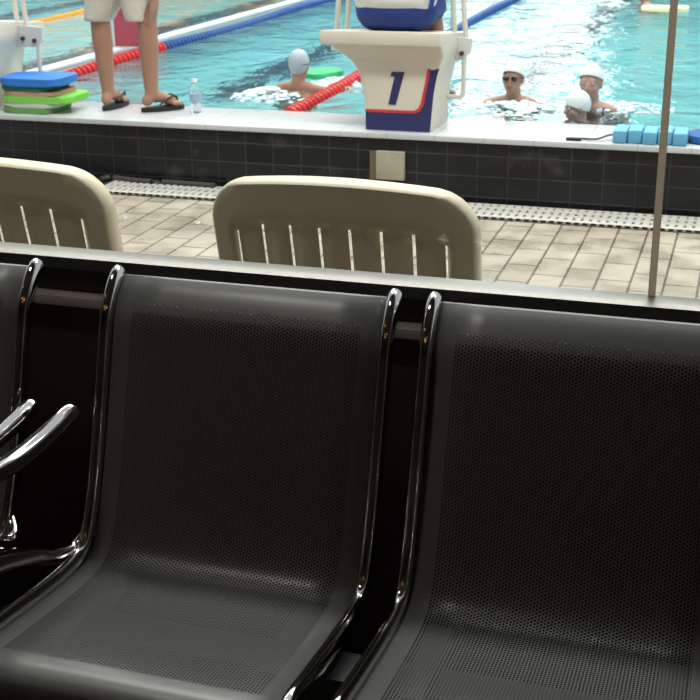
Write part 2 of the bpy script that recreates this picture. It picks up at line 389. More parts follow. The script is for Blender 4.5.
def bench(x0, label):
    t = thing('waiting_bench', (x0, 1.6, 0), label, 'bench', 'perforated steel waiting benches')
    for k in range(3):
        xs = x0 + k * PITCH
        o = obj('seat_shell', shell(xs), M_perf, t, angle=80)
        so = o.modifiers.new('thickness', 'SOLIDIFY'); so.thickness = .0008; so.offset = -1
        for xc in (xs + .0135, xs + SW - .0135):
            f = obj('side_frame', frame_bm(xc), M_chrome, t); f['label'] = 'chrome side frame'
        for sx in (.09, SW - .09):
            obj('seat_bracket', BX(xs + sx - .02, xs + sx + .02, 1.50, 1.70, .335, .372, bev=.004), M_darksteel, t)
    obj('beam', BX(x0 + .04, x0 + 2 * PITCH + SW - .04, 1.56, 1.64, .28, .335, bev=.006), M_darksteel, t)
    for lx in (x0 + .30, x0 + 2 * PITCH + SW - .30):
        bm = tube(bmesh.new(), [(lx, 1.60, .29), (lx, 1.60, .06)], .022, 14, .03)
        tube(bm, catmull([(lx, 1.86, .02), (lx, 1.82, .03), (lx, 1.6, .065), (lx, 1.38, .03), (lx, 1.34, .02)], 6), .022, 12, .016)
        l = obj('leg', bm, M_chrome, t)
        for yy in (1.85, 1.35): obj('foot_pad', tube(bmesh.new(), [(lx, yy, 0), (lx, yy, .016)], .02, 12), M_rubber, l)
    for xa in (x0 - .019, x0 + 2 * PITCH + SW + (.042 if x0 < -2 else .019)):
        sg = -1 if xa > x0 + 1 else 1; off = (.042 if x0 < -2 and sg < 0 else .019) + .0135
        pts = catmull([(xa + (sg * off * (1 if q == len(ARM) - 1 else .45) if q >= len(ARM) - 2 else 0), y, z) for q, (y, z) in enumerate(ARM)], 5)
        r = [.008, .014, .0165] + [.0175] * (len(pts) - 3)
        a = obj('armrest', tube(bmesh.new(), pts, r, 14, side=V((1, 0, 0))), M_chrome, t); a['label'] = 'chrome loop armrest'
    return t
XB = -1.0675
bench(XB, 'dark grey perforated steel bench with chrome frames, filling the foreground')
bench(-1.2065 - 2 * PITCH - SW, 'dark perforated steel bench cut off by the left edge of the photo')

# lobby ceiling lights (seen as glints on the chrome)
for x, y, l in ((-1.6, -.6, 'warm round downlight over the left bench end'), (-.3, -1.0, 'warm round downlight behind the viewer, middle'), (1.2, -.5, 'warm round downlight to the right of the viewer'), (-2.9, .4, 'warm round downlight beside the left lobby wall')):
    t = thing('ceiling_downlight', (x, y, 2.9), l, 'ceiling light', 'warm lobby downlights')
    bm = bmesh.new(); tube(bm, [(x, y, 2.899), (x, y, 2.885)], .10, 24); obj('trim_ring', bm, M_white, t)
    bm = bmesh.new(); tube(bm, [(x, y, 2.884), (x, y, 2.878)], .075, 24); obj('diffuser', bm, M_warm, t)
t = thing('ceiling_panel_light', (-1.45, 1.35, 2.9), 'small square white panel light in the lobby ceiling above the benches', 'ceiling light')
obj('frame', BX(-1.63, -1.27, 1.17, 1.53, 2.87, 2.9), M_white, t, smooth=False)
obj('diffuser', BX(-1.60, -1.30, 1.2, 1.5, 2.86, 2.869), M_panelw, t, smooth=False)

# ================================================================== WHITE PLASTIC CHAIRS
def mono_back(cx, y0, hw, ztop, zb):
    bm = bmesh.new()
    slots = [(-1 + 2 * (k + .35 + .3 * (k / 7)) / 8) * .268 for k in range(8)]
    xs = set()
    for s in slots: xs.add(round(s - .0035, 5)); xs.add(round(s + .0035, 5))
    for k in range(9): xs.add(round((-1 + 2 * k / 8) * .262, 5))
    for a in (3, 6, 10, 15, 21, 28, 36, 43): xs.add(round(hw * math.cos(math.radians(a)), 5)); xs.add(round(-hw * math.cos(math.radians(a)), 5))
    xs.add(hw); xs.add(-hw); xs = sorted(xs)
    def top(x):
        u = min(1, abs(x) / hw); edge = ztop - .030 * u * u
        # rounded corner, radius .075
        c = hw - .085
        if abs(x) > c: edge -= .085 - math.sqrt(max(0, .085 ** 2 - (abs(x) - c) ** 2))
        return edge
    def slot_top(x): return ztop - .100 - .034 * (abs(x) / .25) ** 5
    NV = 16
    def yy(x, z): return y0 + .055 * (x / hw) ** 2 - .20 * (z - ztop) * -1 * -1 + 0 if False else y0 + .050 * (x / hw) ** 2 + .22 * (ztop - z)
    cols = []
    for x in xs:
        t = top(x); st = min(slot_top(x), t - .02)
        zs = [zb + (st - zb) * k / 8 for k in range(9)] + [st + (t - st) * k / 5 for k in range(1, 6)]
        col = []
        for z in zs:
            inset = 0
            if abs(x) < .255 and z <= slot_top(x) + .008: inset = .013
            wx = x * (1 - .04 * (ztop - z)) 
            col.append(bm.verts.new((cx + wx, yy(x, z) + inset, z)))
        cols.append(col)
    for i in range(len(xs) - 1):
        xm = (xs[i] + xs[i + 1]) / 2
        isslot = any(abs(xm - s) < .003 for s in slots)
        for j in range(len(cols[0]) - 1):
            if isslot and 0 < j < 8: continue
            bm.faces.new((cols[i][j], cols[i + 1][j], cols[i + 1][j + 1], cols[i][j + 1]))
    # rim flange along the outline, turned away from the glass
    outline = [c for c in cols[0]] + [c[-1] for c in cols[1:-1]] + [c for c in reversed(cols[-1])]
    prev = outline
    for k, (dyy, out) in enumerate(((.004, .004), (.022, .007), (.046, .006), (.050, .002))):
        cur = []
        for v in outline:
            d = V((v.co.x - cx, 0, (v.co.z - (ztop - .18)) * 1.2 if v.co.z > ztop - .18 else 0)); d.normalize()
            cur.append(bm.verts.new(v.co + V((0, dyy, 0)) + d * out))
        for a in range(len(outline) - 1): bm.faces.new((prev[a], prev[a + 1], cur[a + 1], cur[a]))
        prev = cur
    return bm
def mono_chair(cx, label):
    y0 = 2.50; hw = .300; zt = .880
    t = thing('plastic_chair', (cx, y0 + .4, 0), label, 'chair', 'cream plastic garden chairs behind the glass')
    o = obj('backrest', mono_back(cx, y0, hw, zt, .50), M_cream, t, angle=50)
    so = o.modifiers.new('thickness', 'SOLIDIFY'); so.thickness = .004; so.offset = 1
    sb = bmesh.new()
    N = 8; g = [[sb.verts.new((cx + (-.24 + .48 * i / N) * (1 + .06 * j / N), 2.60 + .46 * j / N, .43 + .02 * (abs(i - N / 2) / (N / 2)) ** 2 + .012 * (j / N) - .03 * max(0, j / N - .85) * 6)) for i in range(N + 1)] for j in range(N + 1)]
    for j in range(N):
        for i in range(N): sb.faces.new((g[j][i], g[j][i + 1], g[j + 1][i + 1], g[j + 1][i]))
    s = obj('seat', sb, M_cream, t, angle=60); so = s.modifiers.new('thickness', 'SOLIDIFY'); so.thickness = .02
    for sx in (-1, 1):
        for (ya, yb, zt2) in ((2.62, 2.56, .44), (3.03, 3.09, .43)):
            bm = bmesh.new(); tube(bm, [(cx + sx * .225, ya, zt2), (cx + sx * .25, (ya + yb) / 2, .25), (cx + sx * .29, yb, 0)], [.03, .024, .018], 10, [.024, .02, .014])
            obj('leg', bm, M_cream, t)
    return t
mono_chair(-.842, 'cream plastic slatted-back chair behind the glass in the middle, whole back visible')
mono_chair(-1.726, 'cream plastic slatted-back chair behind the glass at the left edge, half cut off')

# ================================================================== STARTING BLOCKS
def block(dx0, label, number):
    cx = -1.64 + dx0; t = thing('starting_block', (cx, 6.1, .322), label, 'starting block', 'pool starting blocks')
    bm = bmesh.new(); rings = []
    secs = [(.323, .163, 0, 5.945, 6.33), (.42, .168, 0, 5.945, 6.33), (.52, .178, 0, 5.945, 6.33), (.60, .197, -.003, 5.945, 6.34), (.65, .222, -.01, 5.942, 6.36), (.685, .250, -.022, 5.935, 6.40), (.71, .270, -.042, 5.92, 6.44), (.744, .285, -.060, 5.905, 6.46)]
    def ring(z, hw, ox, ya, yb, r=.018):
        out = []
        for (sx, yy, sy) in ((-1, ya, 1), (1, ya, 1), (1, yb, -1), (-1, yb, -1)):
            c = V((cx + ox + sx * (hw - r), yy + sy * r, z)); a0 = {(-1, 1): 180, (1, 1): 270, (1, -1): 0, (-1, -1): 90}[(sx, sy)]
            for k in range(4):
                a = math.radians(a0 + 30 * k); out.append(bm.verts.new(c + V((math.cos(a) * r, math.sin(a) * r, 0))))
        return out
    for s in secs: rings.append(ring(*s))
    for A, B in zip(rings, rings[1:]):
        for k in range(16): bm.faces.new((A[k], A[(k + 1) % 16], B[(k + 1) % 16], B[k]))
    bm.faces.new(rings[0][::-1]); bm.faces.new(rings[-1])
    obj('body', bm, M_fibre, t)
    px = cx - .05
    bm = BX(px - .325, px + .275, 5.875, 6.50, .740, .806, bev=.012)
    for v in bm.verts: v.co.z -= (v.co.y - 5.875) * .10
    obj('platform', bm, M_fibre, t)
    yf = 5.9455
    def pl(pts, th, m, name, lab=None):
        b = bmesh.new(); prism(b, [(cx + x, yf - th, z) for x, z in pts], (0, th, 0)); o = obj(name, b, m, t, smooth=False)
        if lab: o['label'] = lab
    # navy foot band sweeping up the right edge, edged with red
    pl([(-.1625, .325), (.1625, .325), (.17, .42), (.18, .52), (.195, .60), (.206, .630), (.164, .630), (.150, .56), (.128, .45), (.112, .425), (.085, .412), (-.164, .412)], .002, M_navy, 'stripe', 'navy blue band')
    pl([(-.165, .412), (.085, .412), (.112, .425), (.128, .45), (.150, .56), (.164, .630), (.148, .630), (.135, .56), (.114, .46), (.102, .438), (.08, .426), (-.166, .426)], .003, M_redv, 'stripe', 'red edging line')
    if number == '1':
        pl([(-.048, .452), (-.010, .452), (.034, .610), (-.030, .610), (-.036, .588), (-.016, .588)], .003, M_navy, 'number', 'navy digit 1')
    # handrail posts each side, brackets, grip bars
    pc = cx - .08; wd = 0 if number else .075
    for sx in (-1, 1):
        for xa, xb, yy in ((.27, .292, 6.27), (.322, .352, 6.27)):
            obj('handrail_post', tube(bmesh.new(), catmull([(pc + sx * xb, yy, .66), (pc + sx * xa, yy + .01, .92), (pc + sx * xa, yy + .04, 1.3), (pc + sx * xa, yy + .05, 1.42)], 4), .0135, 12), M_rail, t)
        obj('handrail_top', tube(bmesh.new(), catmull([(pc + sx * .27, 6.32, 1.42), (pc + sx * .275, 6.32, 1.45), (pc + sx * .317, 6.32, 1.45), (pc + sx * .322, 6.32, 1.42)], 4), .0135, 12), M_rail, t)
        if sx < 0: continue
        bm = bmesh.new(); prism(bm, [(pc + sx * a, 6.235, z) for a, z in ((.24, .625), (.33 + wd, .635), (.372 + wd, .67), (.378 + wd, .74), (.24, .75))], (0, .022, 0)); br = obj('rail_bracket', bm, M_bracket, t, smooth=False)
        for a, z in ((.272 + wd * .8, .678), (.328 + wd, .668)): obj('bolt', tube(bmesh.new(), [(pc + sx * a, 6.237, z), (pc + sx * a, 6.222, z)], .012, 10), M_bolt, br)
        obj('grip_handle', tube(bmesh.new(), catmull([(pc + sx * (.338 + wd), 6.25, .66), (pc + sx * (.336 + wd), 6.25, .56), (pc + sx * (.335 + wd), 6.25, .475), (pc + sx * (.322 + wd), 6.25, .452), (pc + sx * (.29 + wd), 6.25, .45), (pc + sx * .20, 6.25, .452)], 5), .0125, 10), M_rail, t)
    return t
block(0, 'cream starting block with navy number 1 and red-edged navy band', '1')
block(-2.47, 'cream starting block cut off at the left edge beside the kickboard stack', '')

# ================================================================== LANE ROPES
def float_mesh(m, name, r=.049):
    bm = bmesh.new(); prof_ = [(-.017, .03), (-.015, r), (.0, r * 1.02), (.006, r * .8), (.012, r * .55), (.018, .03)]
    rg = [[bm.verts.new((q * math.cos(a * math.pi / 7), y, q * math.sin(a * math.pi / 7))) for a in range(14)] for y, q in prof_]
    for A, B in zip(rg, rg[1:]):
        for k in range(14): bm.faces.new((A[k], A[(k + 1) % 14], B[(k + 1) % 14], B[k]))
    bm.faces.new(rg[0][::-1]); bm.faces.new(rg[-1])
    bmesh.ops.recalc_face_normals(bm, faces=bm.faces)
    me = bpy.data.meshes.new(name); bm.to_mesh(me); bm.free(); me.materials.append(m)
    for p in me.polygons: p.use_smooth = True
    return me
FM = {k: float_mesh(m, k + '_float', .038 if k == 'orange' else .047) for k, m in (('red', M_redf), ('blue', M_bluef), ('orange', M_orangef), ('white', M_whitef))}
def lane_rope(x, y0, yend, label, colour_at, step=.064):
    t = thing('lane_rope', (x, y0, .30), label, 'lane rope', 'floating lane ropes across the pool')
    obj('cable', tube(bmesh.new(), [(x, y0 - .06, .30), (x, yend, .30)], .006, 8), M_cable, t)
    n = 0; y = y0; rest = bmesh.new()
    while y < yend:
        cname = colour_at(y, n)
        if n < 98:
            o = bpy.data.objects.new('float_disc', FM[cname]); COL.objects.link(o); o.parent = t; o.location = (0, y - y0, .012 * math.sin(y * 1.7))
            o['label'] = cname + ' float disc'
        else:
            mm = rest
            nv = len(rest.verts); rest.from_mesh(FM[cname]); rest.verts.ensure_lookup_table()
            for v in rest.verts[nv:]: v.co += V((x, y, .30 + .012 * math.sin(y * 1.7)))
        n += 1; y += step
    o = obj('distant_float_discs', rest, {'orange': M_orangef}.get(colour_at(20, 1), M_bluef), t, smooth=True); o['kind'] = 'stuff'
    return t
lane_rope(-4.22, 6.45, 22, 'lane rope of red then blue discs beside the white-topped divider', lambda y, n: 'red' if y < 8.75 else 'blue')
lane_rope(-2.37, 6.42, 22, 'lane rope of red then blue discs passing behind block number 1', lambda y, n: 'red' if y < 8.9 else 'blue')
lane_rope(-6.15, 8.2, 22, 'orange lane rope beyond the white-topped divider', lambda y, n: 'orange')

# red board standing on the divider
p = atX(124, 51, -4.42)
t = thing('red_panel', (p.x, p.y, .347), 'faded red board with white side post standing on the pool divider', 'board')
pa = atY(117, 50, p.y); pb = atY(151, 46, p.y)
obj('board', BX(pa.x, pb.x, p.y - .015, p.y + .015, .348, 1.15, bev=.004), M_redpanel, t)
obj('side_post', BX(pa.x - .035, pa.x - .002, p.y - .02, p.y + .02, .348, 1.17, bev=.004), M_white, t)

# ================================================================== PEOPLE
def frame_of(fwd, up=V((0, 0, 1))):
    f = V(fwd).normalized(); r = f.cross(V(up)).normalized(); u = r.cross(f)
    return Matrix((r, f, u)).transposed()   # columns right, forward, up
def hand(bm, wrist, d, n, s, curl=.5, thumb=1):
    """palm + four unequal fingers + thumb. d = direction along the hand, n = palm normal"""
    d = V(d).normalized(); n = (V(n) - d * V(n).dot(d)).normalized(); a = d.cross(n).normalized() * thumb
    for k in (-1.5, -.5, .5, 1.5):
        capsule(bm, wrist + d * .01 * s + a * k * .011 * s, .015 * s, wrist + d * .085 * s + a * k * .019 * s, .012 * s, 8)
    for k, L in ((-1.5, .065), (-.5, .078), (.5, .083), (1.5, .074)):
        p0 = wrist + d * .088 * s + a * k * .0195 * s; d1 = (d + n * curl * .5 + a * k * .04).normalized(); d2 = (d + n * curl * 1.3).normalized()
        p1 = p0 + d1 * L * .5 * s; p2 = p1 + d2 * L * .5 * s
        capsule(bm, p0, .0095 * s, p1, .0088 * s, 8); capsule(bm, p1, .0088 * s, p2, .0075 * s, 8)
    p0 = wrist + d * .03 * s + a * .022 * s; p1 = p0 + (d * .7 + a * .7 + n * .2).normalized() * .045 * s; p2 = p1 + (d + a * .2 + n * .35).normalized() * .033 * s
    capsule(bm, p0, .014 * s, p1, .011 * s, 8); capsule(bm, p1, .011 * s, p2, .009 * s, 8)
def head(bm, c, R, s):
    """R: right, forward, up"""
    q = R.to_quaternion(); P = lambda x, y, z: V(c) + R @ V((x, y, z)) * s
    ell(bm, P(0, -.012, .022), .076 * s, .092 * s, .09 * s, q); ell(bm, P(0, .018, -.03), .062 * s, .068 * s, .085 * s, q)
    ell(bm, P(0, .045, -.085), .034 * s, .034 * s, .028 * s, q)
    capsule(bm, P(0, .088, .005), .009 * s, P(0, .104, -.028), .014 * s, 8)
    for x in (-1, 1):
        ell(bm, P(.077 * x, -.005, -.01), .009 * s, .018 * s, .031 * s, q, 10, 8); ell(bm, P(.03 * x, .072, .022), .022 * s, .014 * s, .009 * s, q, 10, 8)
        ell(bm, P(.04 * x, .055, -.03), .022 * s, .022 * s, .02 * s, q, 10, 8)
    ell(bm, P(0, .079, -.058), .024 * s, .012 * s, .013 * s, q, 10, 8)
def person(J, s, loc, label, skin=M_skin, group=None, voxel=.0075, curl=.4, feet=True):
    t = thing('person', loc, label, 'person', group); bm = bmesh.new(); g = {k: V(v) for k, v in J.items() if k not in ('face', 'hl', 'hr')}
    R = frame_of(J['face']); head(bm, g['head'], R, s)
    capsule(bm, g['head'] + R @ V((0, -.02, -.06)) * s, .052 * s, g['neck'], .058 * s)
    side = (g['shr'] - g['shl']).normalized()
    for k in (-1, 1): capsule(bm, g['neck'] - V((0, 0, .03)) * s, .052 * s, g['neck'].lerp(g['shr'] if k > 0 else g['shl'], .8), .05 * s)
    up = (g['neck'] - g['pelvis']); ch = g['pelvis'] + up * .68; wa = g['pelvis'] + up * .33
    for k in (-1, 0, 1):
        capsule(bm, ch + side * k * .085 * s, .092 * s, wa + side * k * .06 * s, .082 * s)
        capsule(bm, wa + side * k * .06 * s, .082 * s, g['pelvis'] + side * k * .075 * s, .092 * s)
    for a in 'lr':
        capsule(bm, g['sh' + a], .054 * s, g['el' + a], .038 * s); capsule(bm, g['el' + a], .038 * s, g['wr' + a], .025 * s)
        d = (g['wr' + a] - g['el' + a]).normalized(); hd = V(J.get('h' + a, d)); hand(bm, g['wr' + a], hd, side * (-1 if a == 'r' else 1) + V((0, 0, -.05)), s, curl, thumb=1)
        capsule(bm, g['pelvis'] + side * (.09 if a == 'r' else -.09) * s, .092 * s, g['kn' + a], .056 * s)
        mid = g['kn' + a].lerp(g['an' + a], .3); f = J.get('toe' + a); 
        back = V((0, 0, 0))
        capsule(bm, g['kn' + a], .054 * s, mid, .056 * s); capsule(bm, mid, .056 * s, g['an' + a], .035 * s)
        tdir = (V(f) - g['an' + a]); tdir.z = 0; tdir.normalize(); base = g['an' + a]
        zt = V(f).z
        hl = V((base.x, base.y, zt + .005 * s)) - tdir * .03 * s
        capsule(bm, base, .034 * s, hl + V((0, 0, .018 * s)), .030 * s); capsule(bm, base + tdir * .02 * s, .034 * s, V(f) + V((0, 0, .006 * s)) - tdir * .03 * s, .024 * s)
        sd = tdir.cross(V((0, 0, 1)))
        for k in range(5):
            q = V(f) + sd * (k - 2) * .017 * s * (1 if a == 'l' else -1) - tdir * (.006 * k * s)
            capsule(bm, q - tdir * .04 * s, .014 * s, q, (.013 - .001 * k) * s, 8)
    body = obj('body', fuse(bm, voxel * max(s, .7)), skin, t); body.name = 'body'
    return t, R, g
def cloth(bm, voxel, name, m, t, lab=None):
    o = obj(name, fuse(bm, voxel, smooth=4), m, t)
    if lab: o['label'] = lab
    return o
def half_shell(c, R, s, rx, ry, rz, cut, off=(0, -.012, .022), tilt=.0):
    """cap or hair: ellipsoid kept above a plane through the brow and nape"""
    bm = bmesh.new(); ell(bm, (0, 0, 0), rx * s, ry * s, rz * s, seg=32, rings=20)
    n = V((0, math.sin(tilt), math.cos(tilt)))
    bmesh.ops.bisect_plane(bm, geom=bm.verts[:] + bm.edges[:] + bm.faces[:], plane_co=n * cut * s, plane_no=n, clear_inner=True)
    for v in bm.verts: v.co = V(c) + R @ (V(v.co) + V(off) * s)
    return bm
def face_bits(t, c, R, s, goggles=None, strap=True):
    P = lambda x, y, z: V(c) + R @ V((x, y, z)) * s
    q = R.to_quaternion()
    for x in (-1, 1):
        if goggles is None:
            bm = bmesh.new(); ell(bm, P(.03 * x, .074, .008), .014 * s, .011 * s, .009 * s, q, 12, 8); o = obj('eye', bm, M_eye, t)
            bm = bmesh.new(); ell(bm, P(.03 * x, .083, .008), .006 * s, .004 * s, .006 * s, q, 10, 6); obj('pupil', bm, M_hair, o)
        else:
            bm = bmesh.new(); ell(bm, P(.031 * x, .083, .010), .026 * s, .014 * s, .018 * s, q, 16, 10); obj('goggle_lens', bm, goggles, t)
    if goggles is not None and strap:
        bm = bmesh.new(); pts = [P(.0825 * math.sin(a), -.010 + .098 * math.cos(a) if math.cos(a) < .6 else .086, .012) for a in [math.radians(k) for k in range(20, 341, 16)]]
        tube(bm, pts, .004 * s, 8); obj('goggle_strap', bm, M_suit, t)
    bm = bmesh.new(); ell(bm, P(0, .090, -.060), .022 * s, .008 * s, .009 * s, q, 12, 8); obj('mouth', bm, M_lip, t)

# --- standing man, seen from behind, legs only in frame
Yp = 6.17; zl = .322
L = lambda px, py, y=Yp: atY(px, py, y)
hipc = V((-3.20, 6.19, 1.18)); al = L(109, 100); ar = L(152, 100)
al.z = zl + .085; ar.z = zl + .085
kl = L(100, 20, Yp - .01); kr = L(147, 20, Yp - .01)
J = dict(face=(.25, 1, -.15), head=(-3.17, 6.24, 1.96), neck=(-3.18, 6.18, 1.80), shl=(-3.38, 6.20, 1.74), shr=(-2.97, 6.15, 1.74),
         ell=(-3.46, 6.20, 1.46), elr=(-2.90, 6.13, 1.43), wrl=(-3.40, 6.30, 1.22), wrr=(-2.965, 6.14, 1.05), pelvis=hipc,
         knl=kl, knr=kr, anl=al, anr=ar, toel=(al.x + .005, al.y + .165, zl + .036), toer=(ar.x + .105, ar.y + .11, zl + .036), hr=(-.1, .05, -1))
hr = atY(155.5, 3, 6.15); J['wrr'] = (hr.x + .008, 6.12, .935); J['elr'] = (hr.x + .05, 6.10, 1.20)
J['shr'] = (-2.99, 6.15, 1.50); J['shl'] = (-3.40, 6.2, 1.50); J['neck'] = (-3.19, 6.18, 1.57); J['head'] = (-3.17, 6.22, 1.73); J['pelvis'] = (-3.20, 6.18, 1.02)
J['ell'] = (-3.47, 6.18, 1.24); J['wrl'] = (-3.42, 6.28, 1.01)
t, R, g = person(J, .97, (-3.2, 6.2, zl), 'person in cream knee-length shorts and black flip-flops standing on the pool ledge', M_skin)
face_bits(t, g['head'], R, .97)
obj('hair', half_shell(g['head'], R, .97, .082, .10, .098, -.02, tilt=-.35), M_hair, t)
bm = bmesh.new()
for a, kx in (('l', 98.5), ('r', 139.5)):
    hem = atY(kx, 18.0, Yp); hx = hem.x
    top_ = V((-3.20 + (.085 if a == 'r' else -.085), 6.18, .98))
    tube(bm, [top_, top_.lerp(hem, .5), V((hx, 6.17, hem.z)), V((hx, 6.17, hem.z - .012))], [.118, .098, .074, .073], 20, [.115, .105, .096, .095])
ell(bm, (-3.20, 6.18, 1.02), .165, .115, .13)
cloth(bm, .009, 'shorts', M_short, t, 'cream cotton shorts')
bm = bmesh.new()
for k in (-1, 0, 1): capsule(bm, V((-3.19 + k * .1, 6.18, 1.42)), .105, V((-3.20 + k * .075, 6.18, 1.08)), .10)
for a in 'lr': capsule(bm, V(J['sh' + a]), .068, V(J['sh' + a]).lerp(V(J['el' + a]), .7), .058)
cloth(bm, .010, 'shirt', M_shirt, t, 'white T-shirt')
for a in 'lr':
    f = V(J['toe' + a]); an = V(J['an' + a]); d = f - an; d.z = 0; d.normalize(); sd = d.cross(V((0, 0, 1)))
    h0 = V((an.x, an.y, zl)) - d * .065; L_ = (V((f.x, f.y, zl)) - h0).length + .03
    ol = []
    for k in range(28):
        a_ = 2 * math.pi * k / 28; u = .5 - .5 * math.cos(a_); wdt = (.036 + .014 * u) * math.sin(a_)
        ol.append(h0 + d * u * L_ + sd * wdt + V((0, 0, .001)))
    b = bmesh.new(); prism(b, ol, (0, 0, .022)); ff = obj('flip_flop', b, M_rubber, t)
    b = bmesh.new(); mid = f - d * .03 + V((0, 0, .03))
    for k in (-1, 1): tube(b, catmull([f - d * .005 + V((0, 0, -.012)), mid + sd * k * .025 + V((0, 0, .012)), an + sd * k * .042 + d * .03 + V((0, 0, -.045))], 5), .005, 8)
    obj('toe_strap', b, M_rubber, ff)

# --- person sitting on the starting block, back to us
sx = -1.698; zs = .783
J = dict(face=(.1, 1, -.25), head=(sx, 6.28, 1.52), neck=(sx, 6.20, 1.36), shl=(sx - .18, 6.2, 1.30), shr=(sx + .18, 6.2, 1.30),
         ell=(sx - .25, 6.28, 1.06), elr=(sx + .25, 6.28, 1.06), wrl=(sx - .16, 6.48, .96), wrr=(sx + .16, 6.48, .96), hl=(.1, 1, -.2), hr=(-.1, 1, -.2),
         pelvis=(sx, 6.13, zs + .10), knl=(sx - .09, 6.55, zs + .07), knr=(sx + .07, 6.55, zs + .07), anl=(sx - .11, 6.60, .45), anr=(sx + .11, 6.60, .45),
         toel=(sx - .12, 6.76, .39), toer=(sx + .12, 6.76, .39))
t, R, g = person(J, .95, (sx, 6.2, zs), 'person in white shirt and blue shorts sitting on block 1 with their back turned', M_skin)
face_bits(t, g['head'], R, .95)
obj('hair', half_shell(g['head'], R, .95, .082, .10, .098, -.02, tilt=-.35), M_hair, t)
bm = bmesh.new()
ell(bm, (sx, 6.12, zs + .10), .200, .15, .105)
for k in (-1, 1): capsule(bm, V((sx + k * .10, 6.12, zs + .10)), .105, V((sx - .01 + k * .085, 6.52, zs + .08)), .082)
cloth(bm, .010, 'shorts', M_blues, t, 'blue shorts')
bm = bmesh.new(); ell(bm, (sx, 6.11, .945), .212, .155, .092)
for k in (-1, 0, 1):
    capsule(bm, V((sx + k * .105, 6.20, 1.22)), .098, V((sx + k * .10, 6.13, 1.02)), .115)
    capsule(bm, V((sx + k * .10, 6.13, 1.02)), .115, V((sx + k * .10, 6.105, .955)), .112)
for a in 'lr': capsule(bm, V(J['sh' + a]), .07, V(J['sh' + a]).lerp(V(J['el' + a]), .75), .062)
cloth(bm, .010, 'shirt', M_shirt, t, 'white shirt')
b = bmesh.new(); tube(b, [(sx + .195, 6.03, .90), (sx + .212, 6.045, .99), (sx + .205, 6.06, 1.08)], .012, 8, .009); obj('side_trim', b, M_blues, t)

# --- swimmers
def swimmer(hx, hy, hz, face, s, label, cap, goggles, arms, suit=True, lean=.0, capc=-.0, skin=M_skinl, capt=-.45, sm=None):
    f = V(face).normalized(); fh = V((f.x, f.y, 0)).normalized(); r = fh.cross(V((0, 0, 1))); c = V((hx, hy, hz))
    nk = c - V((0, 0, .138)) * s - fh * .03 * s; P = lambda a, b, z: nk + r * a * s + fh * b * s + V((0, 0, z * s))
    J = dict(face=f, head=c, neck=nk, shl=P(-.14, 0, -.06), shr=P(.14, 0, -.06), pelvis=P(0, -.10 - lean, -.50),
             ell=P(*arms[0]), wrl=P(*arms[1]), elr=P(*arms[2]), wrr=P(*arms[3]), knl=P(-.1, .0 - lean, -.86), knr=P(.1, -.05 - lean, -.86),
             anl=P(-.09, -.3 - lean, -.98), anr=P(.09, -.33 - lean, -.97), toel=P(-.09, -.42 - lean, -1.02), toer=P(.09, -.45 - lean, -1.01))
    t, R, g = person(J, s, (hx, hy, .30), label, skin, 'swimmers in the pool', voxel=.009)
    face_bits(t, c, R, s, goggles)
    o = obj('swim_cap', half_shell(c, R, s, .084, .103, .112, -.0 + capc, tilt=capt), cap, t)
    if suit:
        bm = bmesh.new(); up = g['neck'] - g['pelvis']; sd = (g['shr'] - g['shl']).normalized(); ch = g['pelvis'] + up * .62; wa = g['pelvis'] + up * .33
        for k in (-1, 0, 1):
            capsule(bm, ch + sd * k * .085 * s, .099 * s, wa + sd * k * .06 * s, .089 * s); capsule(bm, wa + sd * k * .06 * s, .089 * s, g['pelvis'] + sd * k * .075 * s, .1 * s)
        for k in (-1, 1):
            tube(bm, catmull([P(.10 * k, .075, -.16), P(.105 * k, .05, -.05), P(.10 * k, -.01, -.012), P(.08 * k, -.075, -.06), P(.05 * k, -.09, -.16)], 4), .014 * s, 8)
        cloth(bm, .010 * s, 'swimsuit', sm or M_suit, t, 'blue swimsuit' if sm else 'black swimsuit')
    return t
WZ = .30
# near-left swimmer in the middle lane: back of the capped head, arm out over the water, hand on the green kickboard
c = atY(299.5, 65, 7.02)
swimmer(c.x, c.y, c.z, (.10, 1, .0), .70, 'swimmer with silver-white cap left of block 1, back turned, holding a green kickboard', M_capg, M_suit,
        ((-.36, .02, -.19), (-.62, -.06, -.22), (.24, .30, -.14), (.22, .62, -.12)), suit=False, skin=M_skin, capt=-.75, capc=-.035)
c = atY(513, 79, 7.02)
swimmer(c.x, c.y, c.z, (-.08, -1, .05), .72, 'swimmer in dark goggles with open mouth and white cap, right of block 1', M_cap, M_goggle,
        ((-.26, .02, -.24), (-.22, .26, -.34), (.34, .05, -.12), (.46, .18, -.20)), skin=M_skin)
c = atY(591, 83, 6.92)
swimmer(c.x, c.y, c.z, (-.15, -1, 0), .76, 'swimmer in white cap and dark suit facing the glass, behind another capped head', M_cap, None,
        ((-.24, .0, -.28), (-.30, .20, -.34), (.27, .02, -.26), (.40, .1, -.30)))
c = atY(577, 107, 6.62)
swimmer(c.x, c.y, c.z, (-.95, -.5, -.15), .66, 'swimmer low in the water against the ledge, only a white-capped head showing', M_cap, None,
        ((-.22, -.1, -.3), (-.2, .02, -.5), (.22, -.1, -.3), (.2, .02, -.5)), capc=-.03, lean=-.25)
c = atY(644, -7, 12.7)
swimmer(c.x, c.y, c.z + .02, (-.9, -.4, 0), .80, 'distant swimmer at the top right edge leaning on a pale yellow kickboard', M_cap, M_suit,
        ((-.2, .2, -.13), (-.1, .42, -.12), (.2, .2, -.13), (.16, .45, -.12)), sm=M_blues)

